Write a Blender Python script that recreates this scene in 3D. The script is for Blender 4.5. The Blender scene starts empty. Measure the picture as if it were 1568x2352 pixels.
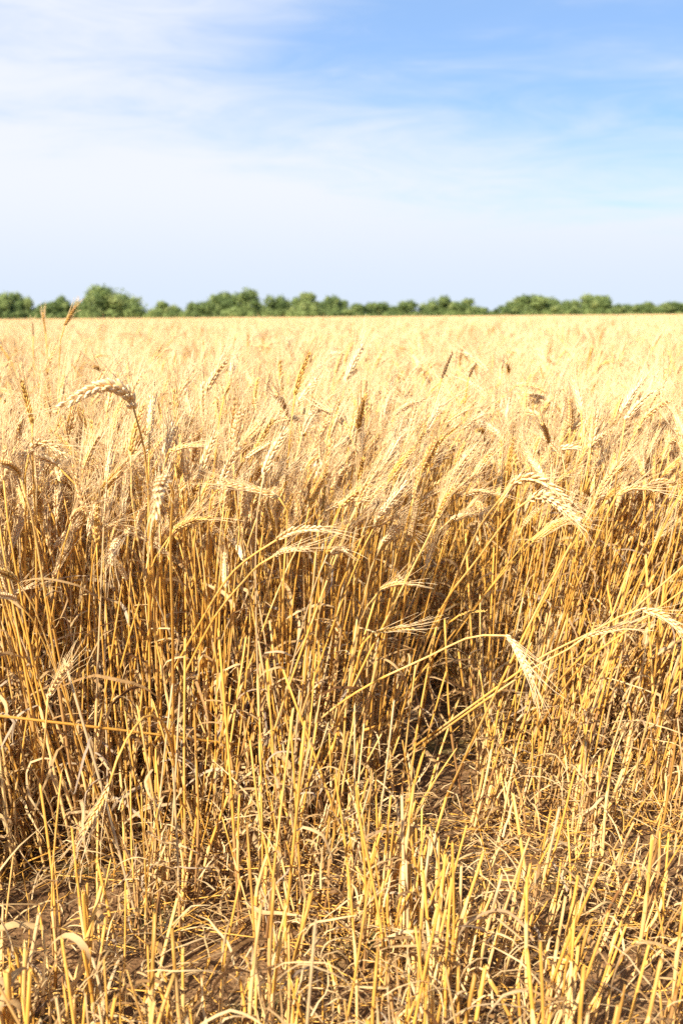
import bpy, math, random
import numpy as np
from mathutils import Vector, Matrix, noise

# ------------------------------------------------------------------ camera, sky, sun, exposure
rnd = random.Random(11)
S = bpy.context.scene
COL = S.collection
H = 0.90
PITCH = math.radians(9.72)
FP = 2614.0                                     # focal length in pixels of a 1568 x 2352 picture
cam = bpy.data.objects.new('camera', bpy.data.cameras.new('camera'))
COL.objects.link(cam)
S.camera = cam
cam.data.sensor_fit = 'AUTO'
cam.data.sensor_width = 36.0
cam.data.lens = 40.0
cam.data.clip_start = 0.05
cam.data.clip_end = 20000.0
CM = Matrix.Translation((0, 0, H)) @ Matrix.Rotation(math.pi / 2 - PITCH, 4, 'X') @ Matrix.Rotation(math.radians(-0.4), 4, 'Z')
cam.matrix_world = CM
cam.data.dof.use_dof = True
cam.data.dof.focus_distance = 1.85
cam.data.dof.aperture_fstop = 6.3

SUN_AZ = math.radians(210.0)                    # clockwise from +Y
SUN_EL = math.radians(37.0)
sd = Vector((math.sin(SUN_AZ) * math.cos(SUN_EL), math.cos(SUN_AZ) * math.cos(SUN_EL), math.sin(SUN_EL)))
sun = bpy.data.objects.new('sun', bpy.data.lights.new('sun', 'SUN'))
COL.objects.link(sun)
sun.data.energy = 5.0
sun.data.angle = math.radians(0.5)
sun.data.color = (1.0, 0.90, 0.74)
sun.rotation_euler = (-sd).to_track_quat('-Z', 'Y').to_euler()

S.cycles.use_denoising = False
S.cycles.max_bounces = 14
S.cycles.diffuse_bounces = 9
S.cycles.transmission_bounces = 9
S.view_settings.view_transform = 'Standard'
S.view_settings.look = 'None'
S.view_settings.gamma = 1.0
S.view_settings.use_curve_mapping = False
S.view_settings.exposure = 1.42

wd = bpy.data.worlds.new('World')
S.world = wd
wd.use_nodes = True
nt = wd.node_tree
nt.nodes.clear()


def N(tree, kind, **kw):
    n = tree.nodes.new(kind)
    for k, v in kw.items():
        setattr(n, k, v)
    return n


def math_node(tree, op, a, b=None, clamp=False):
    n = N(tree, 'ShaderNodeMath', operation=op, use_clamp=clamp)
    for i, x in enumerate((a, b)):
        if x is None:
            continue
        if isinstance(x, (int, float)):
            n.inputs[i].default_value = x
        else:
            tree.links.new(x, n.inputs[i])
    return n.outputs[0]


def smooth_node(tree, x, lo, hi):
    n = N(tree, 'ShaderNodeMapRange', interpolation_type='SMOOTHSTEP')
    tree.links.new(x, n.inputs['Value'])
    n.inputs['From Min'].default_value = lo
    n.inputs['From Max'].default_value = hi
    return n.outputs['Result']


def build_world():
    L = nt.links.new
    out = N(nt, 'ShaderNodeOutputWorld')
    bg = N(nt, 'ShaderNodeBackground')
    bg.inputs['Strength'].default_value = 0.12
    L(bg.outputs[0], out.inputs[0])
    tc = N(nt, 'ShaderNodeTexCoord')
    sep = N(nt, 'ShaderNodeSeparateXYZ')
    L(tc.outputs['Generated'], sep.inputs[0])
    x, y, z = sep.outputs
    # the clear part: Nishita, sampled a little higher so the deep blue sits above the haze band
    cmb = N(nt, 'ShaderNodeCombineXYZ')
    L(x, cmb.inputs[0]); L(y, cmb.inputs[1])
    L(math_node(nt, 'ADD', math_node(nt, 'MULTIPLY', z, 3.0), 0.16), cmb.inputs[2])
    nrm = N(nt, 'ShaderNodeVectorMath', operation='NORMALIZE')
    L(cmb.outputs[0], nrm.inputs[0])
    sky = N(nt, 'ShaderNodeTexSky', sky_type='NISHITA')
    sky.sun_disc = False
    sky.sun_elevation = SUN_EL
    sky.sun_rotation = SUN_AZ
    sky.dust_density = 0.4
    sky.air_density = 1.0
    sky.ozone_density = 1.0
    L(nrm.outputs[0], sky.inputs[0])
    tint = N(nt, 'ShaderNodeMix', data_type='RGBA', blend_type='MULTIPLY')
    tint.inputs[0].default_value = 1.0
    L(sky.outputs[0], tint.inputs[6])
    tint.inputs[7].default_value = (0.56, 1.01, 1.24, 1)
    # high thin cloud: two sets of streaks fanning up to one side
    def streaks(rot, sc, loc, scale, detail, rough, dist):
        mp = N(nt, 'ShaderNodeMapping')
        mp.inputs['Rotation'].default_value = (0, math.radians(rot), 0)
        mp.inputs['Scale'].default_value = sc
        mp.inputs['Location'].default_value = loc
        L(tc.outputs['Generated'], mp.inputs[0])
        n = N(nt, 'ShaderNodeTexNoise')
        n.inputs['Scale'].default_value = scale
        n.inputs['Detail'].default_value = detail
        n.inputs['Roughness'].default_value = rough
        n.inputs['Distortion'].default_value = dist
        L(mp.outputs[0], n.inputs['Vector'])
        return math_node(nt, 'SUBTRACT', n.outputs['Fac'], 0.5)
    broad = streaks(17, (1.5, 1.0, 6.0), (3.1, 0, 0.4), 1.7, 5, 0.5, 0.6)
    fine = streaks(24, (2.2, 1.2, 13.0), (1.7, 0, 2.2), 3.0, 9, 0.62, 0.9)
    # more cloud low down and towards the sun side
    low = math_node(nt, 'SUBTRACT', 1.0, smooth_node(nt, z, 0.02, 0.24))
    side = math_node(nt, 'SUBTRACT', 1.0, smooth_node(nt, x, -0.36, 0.20))
    m = math_node(nt, 'MULTIPLY', low, 1.0)
    m = math_node(nt, 'ADD', m, math_node(nt, 'MULTIPLY', math_node(nt, 'SUBTRACT', 1.0, smooth_node(nt, z, 0.0, 0.15)), 0.45))
    m = math_node(nt, 'ADD', m, math_node(nt, 'MULTIPLY', side, 0.98))
    m = math_node(nt, 'ADD', m, math_node(nt, 'ADD', math_node(nt, 'MULTIPLY', broad, 1.05), math_node(nt, 'MULTIPLY', fine, 1.05)))
    fac = smooth_node(nt, m, -0.05, 1.25)
    fac = math_node(nt, 'ADD', math_node(nt, 'MULTIPLY', fac, 0.74), 0.24)
    # the band at the horizon is a touch greyer than the cloud above it
    hor = smooth_node(nt, z, 0.0, 0.12)
    cc = N(nt, 'ShaderNodeMix', data_type='RGBA')
    L(hor, cc.inputs[0])
    cc.inputs[6].default_value = (2.32, 2.60, 3.02, 1)
    cc.inputs[7].default_value = (2.83, 2.94, 3.22, 1)
    mix = N(nt, 'ShaderNodeMix', data_type='RGBA')
    L(fac, mix.inputs[0])
    L(tint.outputs[2], mix.inputs[6])
    L(cc.outputs[2], mix.inputs[7])
    L(mix.outputs[2], bg.inputs['Color'])


build_world()

# ------------------------------------------------------------------ helpers
R3 = CM.to_3x3()
R3I = R3.transposed()


def ray(u, v):
    return R3 @ Vector(((u - 784) / FP, -(v - 1176) / FP, -1.0))


def at(u, v, d):
    """A point of the place: D metres ahead of the viewer, or on the ground for 'g'."""
    r = ray(u, v)
    if d == 'g':
        return Vector((0, 0, H)) + r * (-H / r.z)
    return Vector((0, 0, H)) + r * (d / r.y)


def project(p):
    c = R3I @ (Vector(p) - Vector((0, 0, H)))
    return 784 + FP * c.x / -c.z, 1176 - FP * c.y / -c.z


def smooth_curve(pts, n):
    """Catmull-Rom through PTS, resampled to N points of even spacing."""
    P = np.array([tuple(p) for p in pts], float)
    if len(P) == 2:
        t = np.linspace(0, 1, n)[:, None]
        return P[0] * (1 - t) + P[1] * t
    Q = np.vstack([2 * P[0] - P[1], P, 2 * P[-1] - P[-2]])
    out = []
    for i in range(1, len(Q) - 2):
        a, b, c, d = Q[i - 1], Q[i], Q[i + 1], Q[i + 2]
        for t in np.linspace(0, 1, 16, endpoint=False):
            out.append(0.5 * (2 * b + (c - a) * t + (2 * a - 5 * b + 4 * c - d) * t * t + (3 * b - a - 3 * c + d) * t ** 3))
    out.append(P[-1])
    out = np.array(out)
    s = np.concatenate([[0], np.cumsum(np.linalg.norm(np.diff(out, axis=0), axis=1))])
    q = np.linspace(0, s[-1], n)
    return np.stack([np.interp(q, s, out[:, k]) for k in range(3)], 1)


def unit(v):
    return v / (np.linalg.norm(v) + 1e-12)


def tangents(P):
    T = np.gradient(P, axis=0)
    return T / (np.linalg.norm(T, axis=1)[:, None] + 1e-12)


class Geo:
    """Collects faces for one mesh: vertices, polygons, a tone per vertex, a material slot per polygon."""

    def __init__(self):
        self.v, self.f, self.t, self.m = [], [], [], []

    def tube(self, P, rad, sides, tone, mat=0, cap=True, flat=1.0, hollow=False):
        P = np.asarray(P, float)
        n = len(P)
        T = tangents(P)
        ref = np.array([0.31, 0.87, 0.11]) if abs(T[0][2]) > 0.8 else np.array([0.0, 0.0, 1.0])
        A = unit(np.cross(T[0], ref))
        rad = np.broadcast_to(np.asarray(rad, float), (n,))
        tone = np.broadcast_to(np.asarray(tone, float), (n,))
        ang = np.arange(sides) * 2 * math.pi / sides
        b0 = len(self.v)
        for i in range(n):
            A = unit(A - T[i] * np.dot(A, T[i]))
            B = np.cross(T[i], A)
            for a in ang:
                self.v.append(tuple(P[i] + (A * math.cos(a) + B * math.sin(a) * flat) * rad[i]))
                self.t.append(tone[i])
        for i in range(n - 1):
            for k in range(sides):
                k2 = (k + 1) % sides
                self.f.append((b0 + i * sides + k, b0 + i * sides + k2, b0 + (i + 1) * sides + k2, b0 + (i + 1) * sides + k))
                self.m.append(mat)
        top = b0 + (n - 1) * sides
        if hollow:
            for k in range(sides):              # a torn, uneven cut
                c = 0.0035 * math.sin(k * 2.4 + n + P[-1][0] * 900) + 0.002 * math.cos(k * 5.1 + P[-1][2] * 700)
                self.v[top + k] = tuple(np.array(self.v[top + k]) + T[-1] * c)
            b = len(self.v)
            for q, (rr, dz) in enumerate(((0.6, 0.0), (0.55, -0.012))):
                for a in ang:
                    self.v.append(tuple(P[-1] + T[-1] * dz + (A * math.cos(a) + B * math.sin(a)) * rad[-1] * rr))
                    self.t.append(min(1.0, tone[-1] + 0.15) if q == 0 else 0.2)
            for k in range(sides):
                k2 = (k + 1) % sides
                self.f.append((top + k, top + k2, b + k2, b + k)); self.m.append(mat)
                self.f.append((b + k, b + k2, b + sides + k2, b + sides + k)); self.m.append(mat)
            self.f.append(tuple(b + sides + k for k in range(sides))); self.m.append(mat)
        elif cap:
            self.f.append(tuple(top + k for k in range(sides))); self.m.append(mat)

    def grain(self, base, d, side, ln, w, th, tone, sides=5, mat=0, low=False):
        """One husk: a pointed lens along D."""
        d = unit(d)
        A = unit(side - d * np.dot(side, d))
        B = np.cross(d, A)
        rings = ((0.0, 0.35), (0.45, 1.0), (0.8, 0.55)) if low else ((0.0, 0.3), (0.2, 0.85), (0.5, 1.0), (0.78, 0.62))
        b0 = len(self.v)
        for t, r in rings:
            for k in range(sides):
                a = k * 2 * math.pi / sides
                self.v.append(tuple(base + d * (t * ln) + A * (math.cos(a) * w * r * 0.5) + B * (math.sin(a) * th * r * 0.5)))
                self.t.append(tone - 0.10 * (1 - t))
        self.v.append(tuple(base + d * ln)); self.t.append(tone + 0.05)
        nr = len(rings)
        for i in range(nr - 1):
            for k in range(sides):
                k2 = (k + 1) % sides
                self.f.append((b0 + i * sides + k, b0 + i * sides + k2, b0 + (i + 1) * sides + k2, b0 + (i + 1) * sides + k)); self.m.append(mat)
        tip = len(self.v) - 1
        for k in range(sides):
            self.f.append((b0 + (nr - 1) * sides + k, b0 + (nr - 1) * sides + (k + 1) % sides, tip)); self.m.append(mat)

    def ribbon(self, P, W, side, tone, mat=0, fold=0.25, twist=0.0):
        """A dead leaf: three vertices across, gently folded along the midrib."""
        P = np.asarray(P, float)
        n = len(P)
        T = tangents(P)
        A = unit(np.asarray(side, float))
        b0 = len(self.v)
        for i in range(n):
            A = unit(A - T[i] * np.dot(A, T[i]))
            B = np.cross(T[i], A)
            w = W[i] * 0.5
            c, s = math.cos(twist * i / n), math.sin(twist * i / n)
            a2 = A * c + B * s
            b2 = B * c - A * s
            for q in (-1, 0, 1):
                self.v.append(tuple(P[i] + a2 * (q * w) + b2 * (abs(q) * w * fold)))
                self.t.append(tone + (0.06 if q == 0 else 0.0))
        for i in range(n - 1):
            for q in (0, 1):
                self.f.append((b0 + i * 3 + q, b0 + i * 3 + q + 1, b0 + i * 3 + q + 4, b0 + i * 3 + q + 3)); self.m.append(mat)

    def add(self, o, loc=(0, 0, 0), rot=None, mat=None):
        b0 = len(self.v)
        V = np.array(o.v)
        if rot is not None:
            V = V @ np.array(rot).T
        V = V + np.array(loc)
        self.v += [tuple(x) for x in V]
        self.t += o.t
        self.f += [tuple(i + b0 for i in f) for f in o.f]
        self.m += [mat] * len(o.f) if mat is not None else o.m
        return self

    def mesh(self, name, mats, vary=1.0, smooth=True, origin=(0, 0, 0)):
        me = bpy.data.meshes.new(name)
        V = np.array(self.v, float) - np.array(origin, float)
        lens = np.array([len(f) for f in self.f], np.int32)
        loops = np.fromiter((i for f in self.f for i in f), np.int32, int(lens.sum()))
        me.vertices.add(len(V))
        me.vertices.foreach_set('co', V.astype(np.float32).ravel())
        me.loops.add(len(loops))
        me.loops.foreach_set('vertex_index', loops)
        me.polygons.add(len(lens))
        me.polygons.foreach_set('loop_start', np.concatenate([[0], np.cumsum(lens)[:-1]]).astype(np.int32))
        me.polygons.foreach_set('material_index', np.array(self.m, np.int32))
        me.polygons.foreach_set('use_smooth', np.full(len(lens), smooth))
        a = me.attributes.new('tone', 'FLOAT', 'POINT')
        a.data.foreach_set('value', np.array(self.t, np.float32))
        b = me.attributes.new('vary', 'FLOAT', 'POINT')
        b.data.foreach_set('value', np.full(len(V), vary, np.float32))
        for m in mats:
            me.materials.append(m)
        me.update(calc_edges=True)
        me.validate()
        return me


def link(name, me, parent=None):
    o = bpy.data.objects.new(name, me)
    COL.objects.link(o)
    if parent is not None:
        o.parent = parent
    return o


def tag(o, label=None, cat=None, group=None, kind=None):
    for k, v in (('label', label), ('category', cat), ('group', group), ('kind', kind)):
        if v:
            o[k] = v
    return o


def empty(name, loc):
    o = bpy.data.objects.new(name, None)
    o.empty_display_size = 0.05
    COL.objects.link(o)
    o.location = loc
    return o


# ------------------------------------------------------------------ materials
def straw_material(name, stops, rough=0.5, trans=0.0, vary=0.45, grain=(90, 90, 6), amt=0.22, spec=0.35, bleach=None):
    m = bpy.data.materials.new(name)
    m.use_nodes = True
    t = m.node_tree
    t.nodes.clear()
    L = t.links.new
    out = N(t, 'ShaderNodeOutputMaterial')
    at_ = N(t, 'ShaderNodeAttribute', attribute_name='tone')
    av = N(t, 'ShaderNodeAttribute', attribute_name='vary')
    oi = N(t, 'ShaderNodeObjectInfo')
    r = math_node(t, 'MULTIPLY', math_node(t, 'SUBTRACT', oi.outputs['Random'], 0.5), vary)
    f = math_node(t, 'ADD', at_.outputs['Fac'], math_node(t, 'MULTIPLY', r, av.outputs['Fac']))
    tc = N(t, 'ShaderNodeTexCoord')
    mp = N(t, 'ShaderNodeMapping')
    mp.inputs['Scale'].default_value = grain
    L(tc.outputs['Object'], mp.inputs[0])
    nz = N(t, 'ShaderNodeTexNoise')
    nz.inputs['Scale'].default_value = 4.0
    nz.inputs['Detail'].default_value = 3
    L(mp.outputs[0], nz.inputs['Vector'])
    f = math_node(t, 'ADD', f, math_node(t, 'MULTIPLY', math_node(t, 'SUBTRACT', nz.outputs['Fac'], 0.5), amt * 2), clamp=True)
    cr = N(t, 'ShaderNodeValToRGB')
    e = cr.color_ramp.elements
    e[0].position, e[0].color = stops[0][0], (*stops[0][1], 1)
    e[1].position, e[1].color = stops[-1][0], (*stops[-1][1], 1)
    for p, c in stops[1:-1]:
        q = e.new(p)
        q.color = (*c, 1)
    L(f, cr.inputs[0])
    if bleach:
        bl = N(t, 'ShaderNodeMix', data_type='RGBA')
        k = math_node(t, 'FRACT', math_node(t, 'MULTIPLY', oi.outputs['Random'], 7.31))
        L(math_node(t, 'MULTIPLY', math_node(t, 'MULTIPLY', smooth_node(t, k, 0.72, 0.98), 0.75), av.outputs['Fac']), bl.inputs[0])
        L(cr.outputs[0], bl.inputs[6])
        bl.inputs[7].default_value = bleach
        col = bl.outputs[2]
    else:
        col = cr.outputs[0]
    bs = N(t, 'ShaderNodeBsdfPrincipled')
    L(col, bs.inputs['Base Color'])
    bs.inputs['Roughness'].default_value = rough
    bs.inputs['Specular IOR Level'].default_value = spec
    if trans:
        tr = N(t, 'ShaderNodeBsdfTranslucent')
        L(col, tr.inputs[0])
        mx = N(t, 'ShaderNodeMixShader')
        mx.inputs[0].default_value = trans
        L(bs.outputs[0], mx.inputs[1]); L(tr.outputs[0], mx.inputs[2])
        L(mx.outputs[0], out.inputs[0])
    else:
        L(bs.outputs[0], out.inputs[0])
    return m


STRAW = straw_material('straw', [(0.0, (0.24, 0.115, 0.032)), (0.25, (0.54, 0.285, 0.058)), (0.5, (0.66, 0.350, 0.062)),
                                 (0.75, (0.69, 0.405, 0.095)), (1.0, (0.71, 0.50, 0.21))], 0.45, 0.25, 0.5, (90, 90, 6), 0.26, 0.3, (0.50, 0.39, 0.24, 1))
EAR = straw_material('wheat_husk', [(0.0, (0.20, 0.12, 0.06)), (0.25, (0.50, 0.29, 0.08)), (0.5, (0.71, 0.445, 0.115)),
                                    (0.75, (0.79, 0.555, 0.265)), (1.0, (0.83, 0.68, 0.42))], 0.5, 0.14, 0.42, (300, 300, 300), 0.10)
AWN = straw_material('wheat_awn', [(0.0, (0.45, 0.30, 0.13)), (0.5, (0.80, 0.575, 0.295)), (1.0, (0.85, 0.70, 0.45))],
                     0.4, 0.30, 0.3, (20, 20, 20), 0.1)
LEAF = straw_material('dead_leaf', [(0.0, (0.10, 0.045, 0.016)), (0.3, (0.33, 0.195, 0.078)), (0.6, (0.47, 0.320, 0.150)),
                                    (1.0, (0.66, 0.48, 0.25))], 0.75, 0.35, 0.6, (60, 60, 60), 0.18, 0.12, (0.40, 0.33, 0.25, 1))
SHEATH = straw_material('leaf_sheath', [(0.0, (0.18, 0.085, 0.03)), (0.35, (0.44, 0.25, 0.085)), (0.7, (0.62, 0.40, 0.15)),
                                        (1.0, (0.70, 0.50, 0.22))], 0.7, 0.0, 0.5, (160, 160, 8), 0.22, 0.2)


def soil_material():
    m = bpy.data.materials.new('soil')
    m.use_nodes = True
    t = m.node_tree
    bs = t.nodes['Principled BSDF']
    L = t.links.new
    geo = N(t, 'ShaderNodeNewGeometry')
    n1 = N(t, 'ShaderNodeTexNoise')
    n1.inputs['Scale'].default_value = 9
    n1.inputs['Detail'].default_value = 8
    n2 = N(t, 'ShaderNodeTexNoise')
    n2.inputs['Scale'].default_value = 120
    n2.inputs['Detail'].default_value = 6
    n3 = N(t, 'ShaderNodeTexNoise')
    n3.inputs['Scale'].default_value = 5
    n3.inputs['Detail'].default_value = 5
    for n in (n1, n2, n3):
        L(geo.outputs['Position'], n.inputs['Vector'])
    cr = N(t, 'ShaderNodeValToRGB')
    e = cr.color_ramp.elements
    e[0].position, e[0].color = 0.3, (0.040, 0.019, 0.007, 1)
    e[1].position, e[1].color = 0.75, (0.31, 0.185, 0.085, 1)
    e.new(0.5).color = (0.140, 0.076, 0.034, 1)
    L(math_node(t, 'ADD', math_node(t, 'MULTIPLY', n1.outputs['Fac'], 0.5), math_node(t, 'MULTIPLY', n2.outputs['Fac'], 0.5)), cr.inputs[0])
    moss = N(t, 'ShaderNodeMix', data_type='RGBA')
    L(math_node(t, 'MULTIPLY', smooth_node(t, n3.outputs['Fac'], 0.55, 0.7), 0.55), moss.inputs[0])
    L(cr.outputs[0], moss.inputs[6])
    moss.inputs[7].default_value = (0.12, 0.13, 0.04, 1)
    # beyond the tree belt: dry pasture
    sp = N(t, 'ShaderNodeSeparateXYZ')
    L(geo.outputs['Position'], sp.inputs[0])
    far = N(t, 'ShaderNodeMix', data_type='RGBA')
    L(smooth_node(t, sp.outputs[1], 30, 60), far.inputs[0])
    L(moss.outputs[2], far.inputs[6])
    far.inputs[7].default_value = (0.56, 0.45, 0.22, 1)
    L(far.outputs[2], bs.inputs['Base Color'])
    bs.inputs['Roughness'].default_value = 0.95
    bs.inputs['Specular IOR Level'].default_value = 0.15
    bp = N(t, 'ShaderNodeBump')
    bp.inputs['Strength'].default_value = 0.8
    bp.inputs['Distance'].default_value = 0.01
    L(n2.outputs['Fac'], bp.inputs['Height'])
    L(bp.outputs[0], bs.inputs['Normal'])
    return m


SOIL = soil_material()
FOLIAGE = straw_material('tree_foliage', [(0.0, (0.085, 0.130, 0.042)), (0.35, (0.155, 0.212, 0.066)), (0.65, (0.240, 0.298, 0.102)),
                                          (1.0, (0.310, 0.350, 0.130))], 0.7, 0.45, 0.0, (1, 1, 1), 0.05)
BARK = straw_material('tree_bark', [(0.0, (0.07, 0.05, 0.035)), (1.0, (0.20, 0.15, 0.11))], 0.9, 0, 0.3, (3, 3, 1), 0.3)

# ------------------------------------------------------------------ the ground, one sheet to the horizon
def build_ground():
    def axis(lo, hi, step, far_lo, far_hi):
        mid = np.arange(lo, hi + 1e-6, step)
        up, q = [], hi
        s = step
        while q < far_hi:
            s *= 1.35
            q += s
            up.append(q)
        dn, q = [], lo
        s = step
        while q > far_lo:
            s *= 1.35
            q -= s
            dn.append(q)
        return np.concatenate([dn[::-1], mid, up])
    X = axis(-1.5, 1.5, 0.015, -6000, 6000)
    Y = axis(0.9, 3.6, 0.015, -300, 12000)
    V = np.zeros((len(Y), len(X), 3))
    V[..., 0] = X[None, :]
    V[..., 1] = Y[:, None]
    for j, y in enumerate(Y):
        if y > 9 or y < -3:
            continue
        for i, x in enumerate(X):
            if abs(x) > 6:
                continue
            p = Vector((x, y, 0))
            h = noise.noise(p * 3.1) * 0.012 + noise.noise(p * 11) * 0.008 + max(0.0, noise.noise(p * 32)) * 0.009 + noise.noise(p * 75) * 0.002
            V[j, i, 2] = h - 0.008
    n, k = len(Y), len(X)
    idx = np.arange(n * k).reshape(n, k)
    F = np.stack([idx[:-1, :-1], idx[:-1, 1:], idx[1:, 1:], idx[1:, :-1]], -1).reshape(-1, 4)
    me = bpy.data.meshes.new('ground')
    me.from_pydata(V.reshape(-1, 3).tolist(), [], F.tolist())
    me.polygons.foreach_set('use_smooth', np.full(len(F), True))
    me.materials.append(SOIL)
    tag(link('ground', me), kind='structure')


build_ground()


# ------------------------------------------------------------------ wheat: stems, ears, beards, leaves
def stem_geo(P, r0, r1, tone, sides=6, hollow=False, nodes=(0.16, 0.40, 0.70), n=12):
    ts = list(np.linspace(0, 1, n))
    for q in nodes:
        ts += [q - 0.008, q, q + 0.008]
    ts = np.array(sorted(ts))
    D = smooth_curve(P, 60)
    u = np.linspace(0, 1, 60)
    pts = np.stack([np.interp(ts, u, D[:, k]) for k in range(3)], 1)
    rad, tn = [], []
    for t in ts:
        r = r0 + (r1 - r0) * t
        # a sheath wraps the stem below each node: a little thicker and duller
        near = min([q - t for q in nodes if q - t > -0.001] + [9])
        w = tone + (0.10 if near > 0.16 else -0.08)
        if any(abs(t - q) < 0.001 for q in nodes):
            r *= 1.28
            w -= 0.28
        elif near < 0.16:
            r *= 1.07
        rad.append(r)
        tn.append(w)
    g = Geo()
    g.tube(pts, rad, sides, tn, hollow=hollow)
    return g


def sheath_geo(P, a, b, r, rg, sides=7):
    """The dry leaf base wrapped round a stem from fraction A to B, its upper end split and ragged."""
    D = smooth_curve(P, 60)
    u = np.linspace(0, 1, 60)
    ts = np.linspace(a, b, 6)
    pts = np.stack([np.interp(ts, u, D[:, k]) for k in range(3)], 1)
    tn = rg.uniform(0.2, 0.7)
    g = Geo()
    g.tube(pts, r * np.array([1.22, 1.2, 1.16, 1.16, 1.22, 1.36]), sides, tn + np.linspace(-.12, .1, 6), cap=False)
    n = len(g.v)
    T = tangents(pts)[-1]
    for k in range(n - sides, n):
        g.v[k] = tuple(np.array(g.v[k]) + T * rg.uniform(-0.012, 0.010))
    return g


def ear_geo(P, rg, tone, n_spk=18, size=1.0, awn=0.065, n_awn=2, low=False, spread=1.0, bend=None):
    """An ear along P: spikelets in two ranks, each of three husks; and its beard of awns."""
    D = smooth_curve(P, 40)
    T = tangents(D)
    A = unit(np.cross(T[20], np.array([rg.uniform(-1, 1), rg.uniform(-1, 1), rg.uniform(-0.3, 0.3)])))
    g, b = Geo(), Geo()
    g.tube(D[::6], 0.0016 * size, 4, tone - 0.1)
    ln = np.linalg.norm(np.diff(D, axis=0), axis=1).sum()
    k = size * ln / 0.085
    for i in range(n_spk):
        t = 0.02 + 0.93 * i / (n_spk - 1)
        j = min(39, int(t * 39))
        Tj = T[j]
        A = unit(A - Tj * np.dot(A, Tj))
        Sd = A * (1 if i % 2 == 0 else -1)
        Nn = np.cross(Tj, Sd)
        f = 0.72 + 0.36 * math.sin(math.pi * min(1, t * 1.15 + 0.12))
        base = D[j] + Sd * 0.0012 * k
        husks = (-1, 1) if low else (-1, 1, 0)
        for q in husks:
            d = Tj * 0.95 + Sd * (0.25 if q else 0.36) * rg.uniform(0.85, 1.15) + Nn * (q * 0.26)
            d = unit(d)
            b2 = base + Nn * (q * 0.0019 * k) + Tj * (0.0 if q else 0.002 * k)
            L_ = 0.0138 * k * f * rg.uniform(0.92, 1.08)
            g.grain(b2, d, Nn, L_, 0.0047 * k * f, 0.0039 * k * f, tone + rg.uniform(-0.13, 0.13), 4 if low else 5, 0, low)
            if awn and (q != 0 or t > 0.9) and rg.random() < (0.48 if n_awn >= 2 else 0.42):
                tip = b2 + d * L_ * 0.95
                out = unit(Tj * rg.uniform(1.5, 2.6) / spread + d * 1.0 + np.array([rg.gauss(0, .16), rg.gauss(0, .16), rg.gauss(0, .16)]))
                al = awn * rg.uniform(0.7, 1.15) * (0.72 + 0.28 * math.sin(math.pi * min(1, t + 0.2)))
                c = np.array([rg.gauss(0, .10), rg.gauss(0, .10), rg.gauss(0, .10)]) + Sd * 0.10
                ss = np.linspace(0, 1, 3 if low else 4)[:, None]
                pts = tip + out * al * ss + c * al * ss ** 2
                b.tube(pts, np.linspace(0.00058, 0.00026, len(ss)) * (1.9 if low else 1), 3, 0.55 + rg.uniform(-.2, .3), cap=False)
    return g, b


def leaf_geo(p, out, rg, ln=0.2, w=0.008, tone=0.5, n=10):
    """A dry leaf from P: rises a little, then curls over and hangs."""
    P = [np.array(p, float)]
    d = unit(np.array([out[0] * 0.6, out[1] * 0.6, 0.8]))
    h = unit(np.array([out[0], out[1], 0.0]))
    s = ln / n
    curl = rg.uniform(0.14, 0.42)
    sw = rg.uniform(-0.2, 0.2)
    for i in range(n):
        ax = np.cross(h, np.array([0, 0, 1.0]))
        a = curl * rg.choice((0.1, 0.4, 0.8, 1.2, 2.6)) * (1.0 if d[2] > -0.93 else rg.uniform(-0.6, 0.9))
        v = Vector(d); v.rotate(Matrix.Rotation(-a, 3, Vector(ax))); v.rotate(Matrix.Rotation(sw * 0.5 + rg.gauss(0, 0.16), 3, 'Z'))
        d = np.array(v)
        P.append(P[-1] + d * s)
    W = [w * (0.55 + 0.6 * math.sin(math.pi * min(1, 0.25 + 0.7 * i / n))) * (1 - (i / n) ** 4) + 0.0006 for i in range(n + 1)]
    g = Geo()
    g.ribbon(P, W, np.cross(h, [0, 0, 1]), tone, 0, rg.uniform(0.1, 0.7), rg.uniform(-2.5, 2.5))
    return g


def arc(lean, nod, hgt, ear_l, rg, neck=0.2):
    """Centre lines of stem and ear in the x-z plane: lean at the base, nod (total turn) at the ear."""
    n = 40
    ds = hgt / n
    th = lean
    P = [np.zeros(3)]
    kink = [rg.gauss(0, 0.05) for q in range(3)]
    w = rg.uniform(-0.04, 0.04)
    for i in range(n):
        t = i / n
        th = lean + nod * (0.12 * t * t + (0.45 * max(0, (t - (1 - neck)) / neck) ** 2)) + sum(k for k, q in zip(kink, (0.16, 0.40, 0.70)) if t > q) * (1 - t * 0.6)
        P.append(P[-1] + ds * np.array([math.sin(th), w * math.sin(t * 3), math.cos(th)]))
    E = [P[-1]]
    for i in range(8):
        th = lean + nod * (0.57 + 0.43 * (i + 1) / 8)
        E.append(E[-1] + ear_l * 0.80 / 8 * np.array([math.sin(th), 0, math.cos(th)]))
    return P[::4] if (len(P) - 1) % 4 == 0 else P, E


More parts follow.
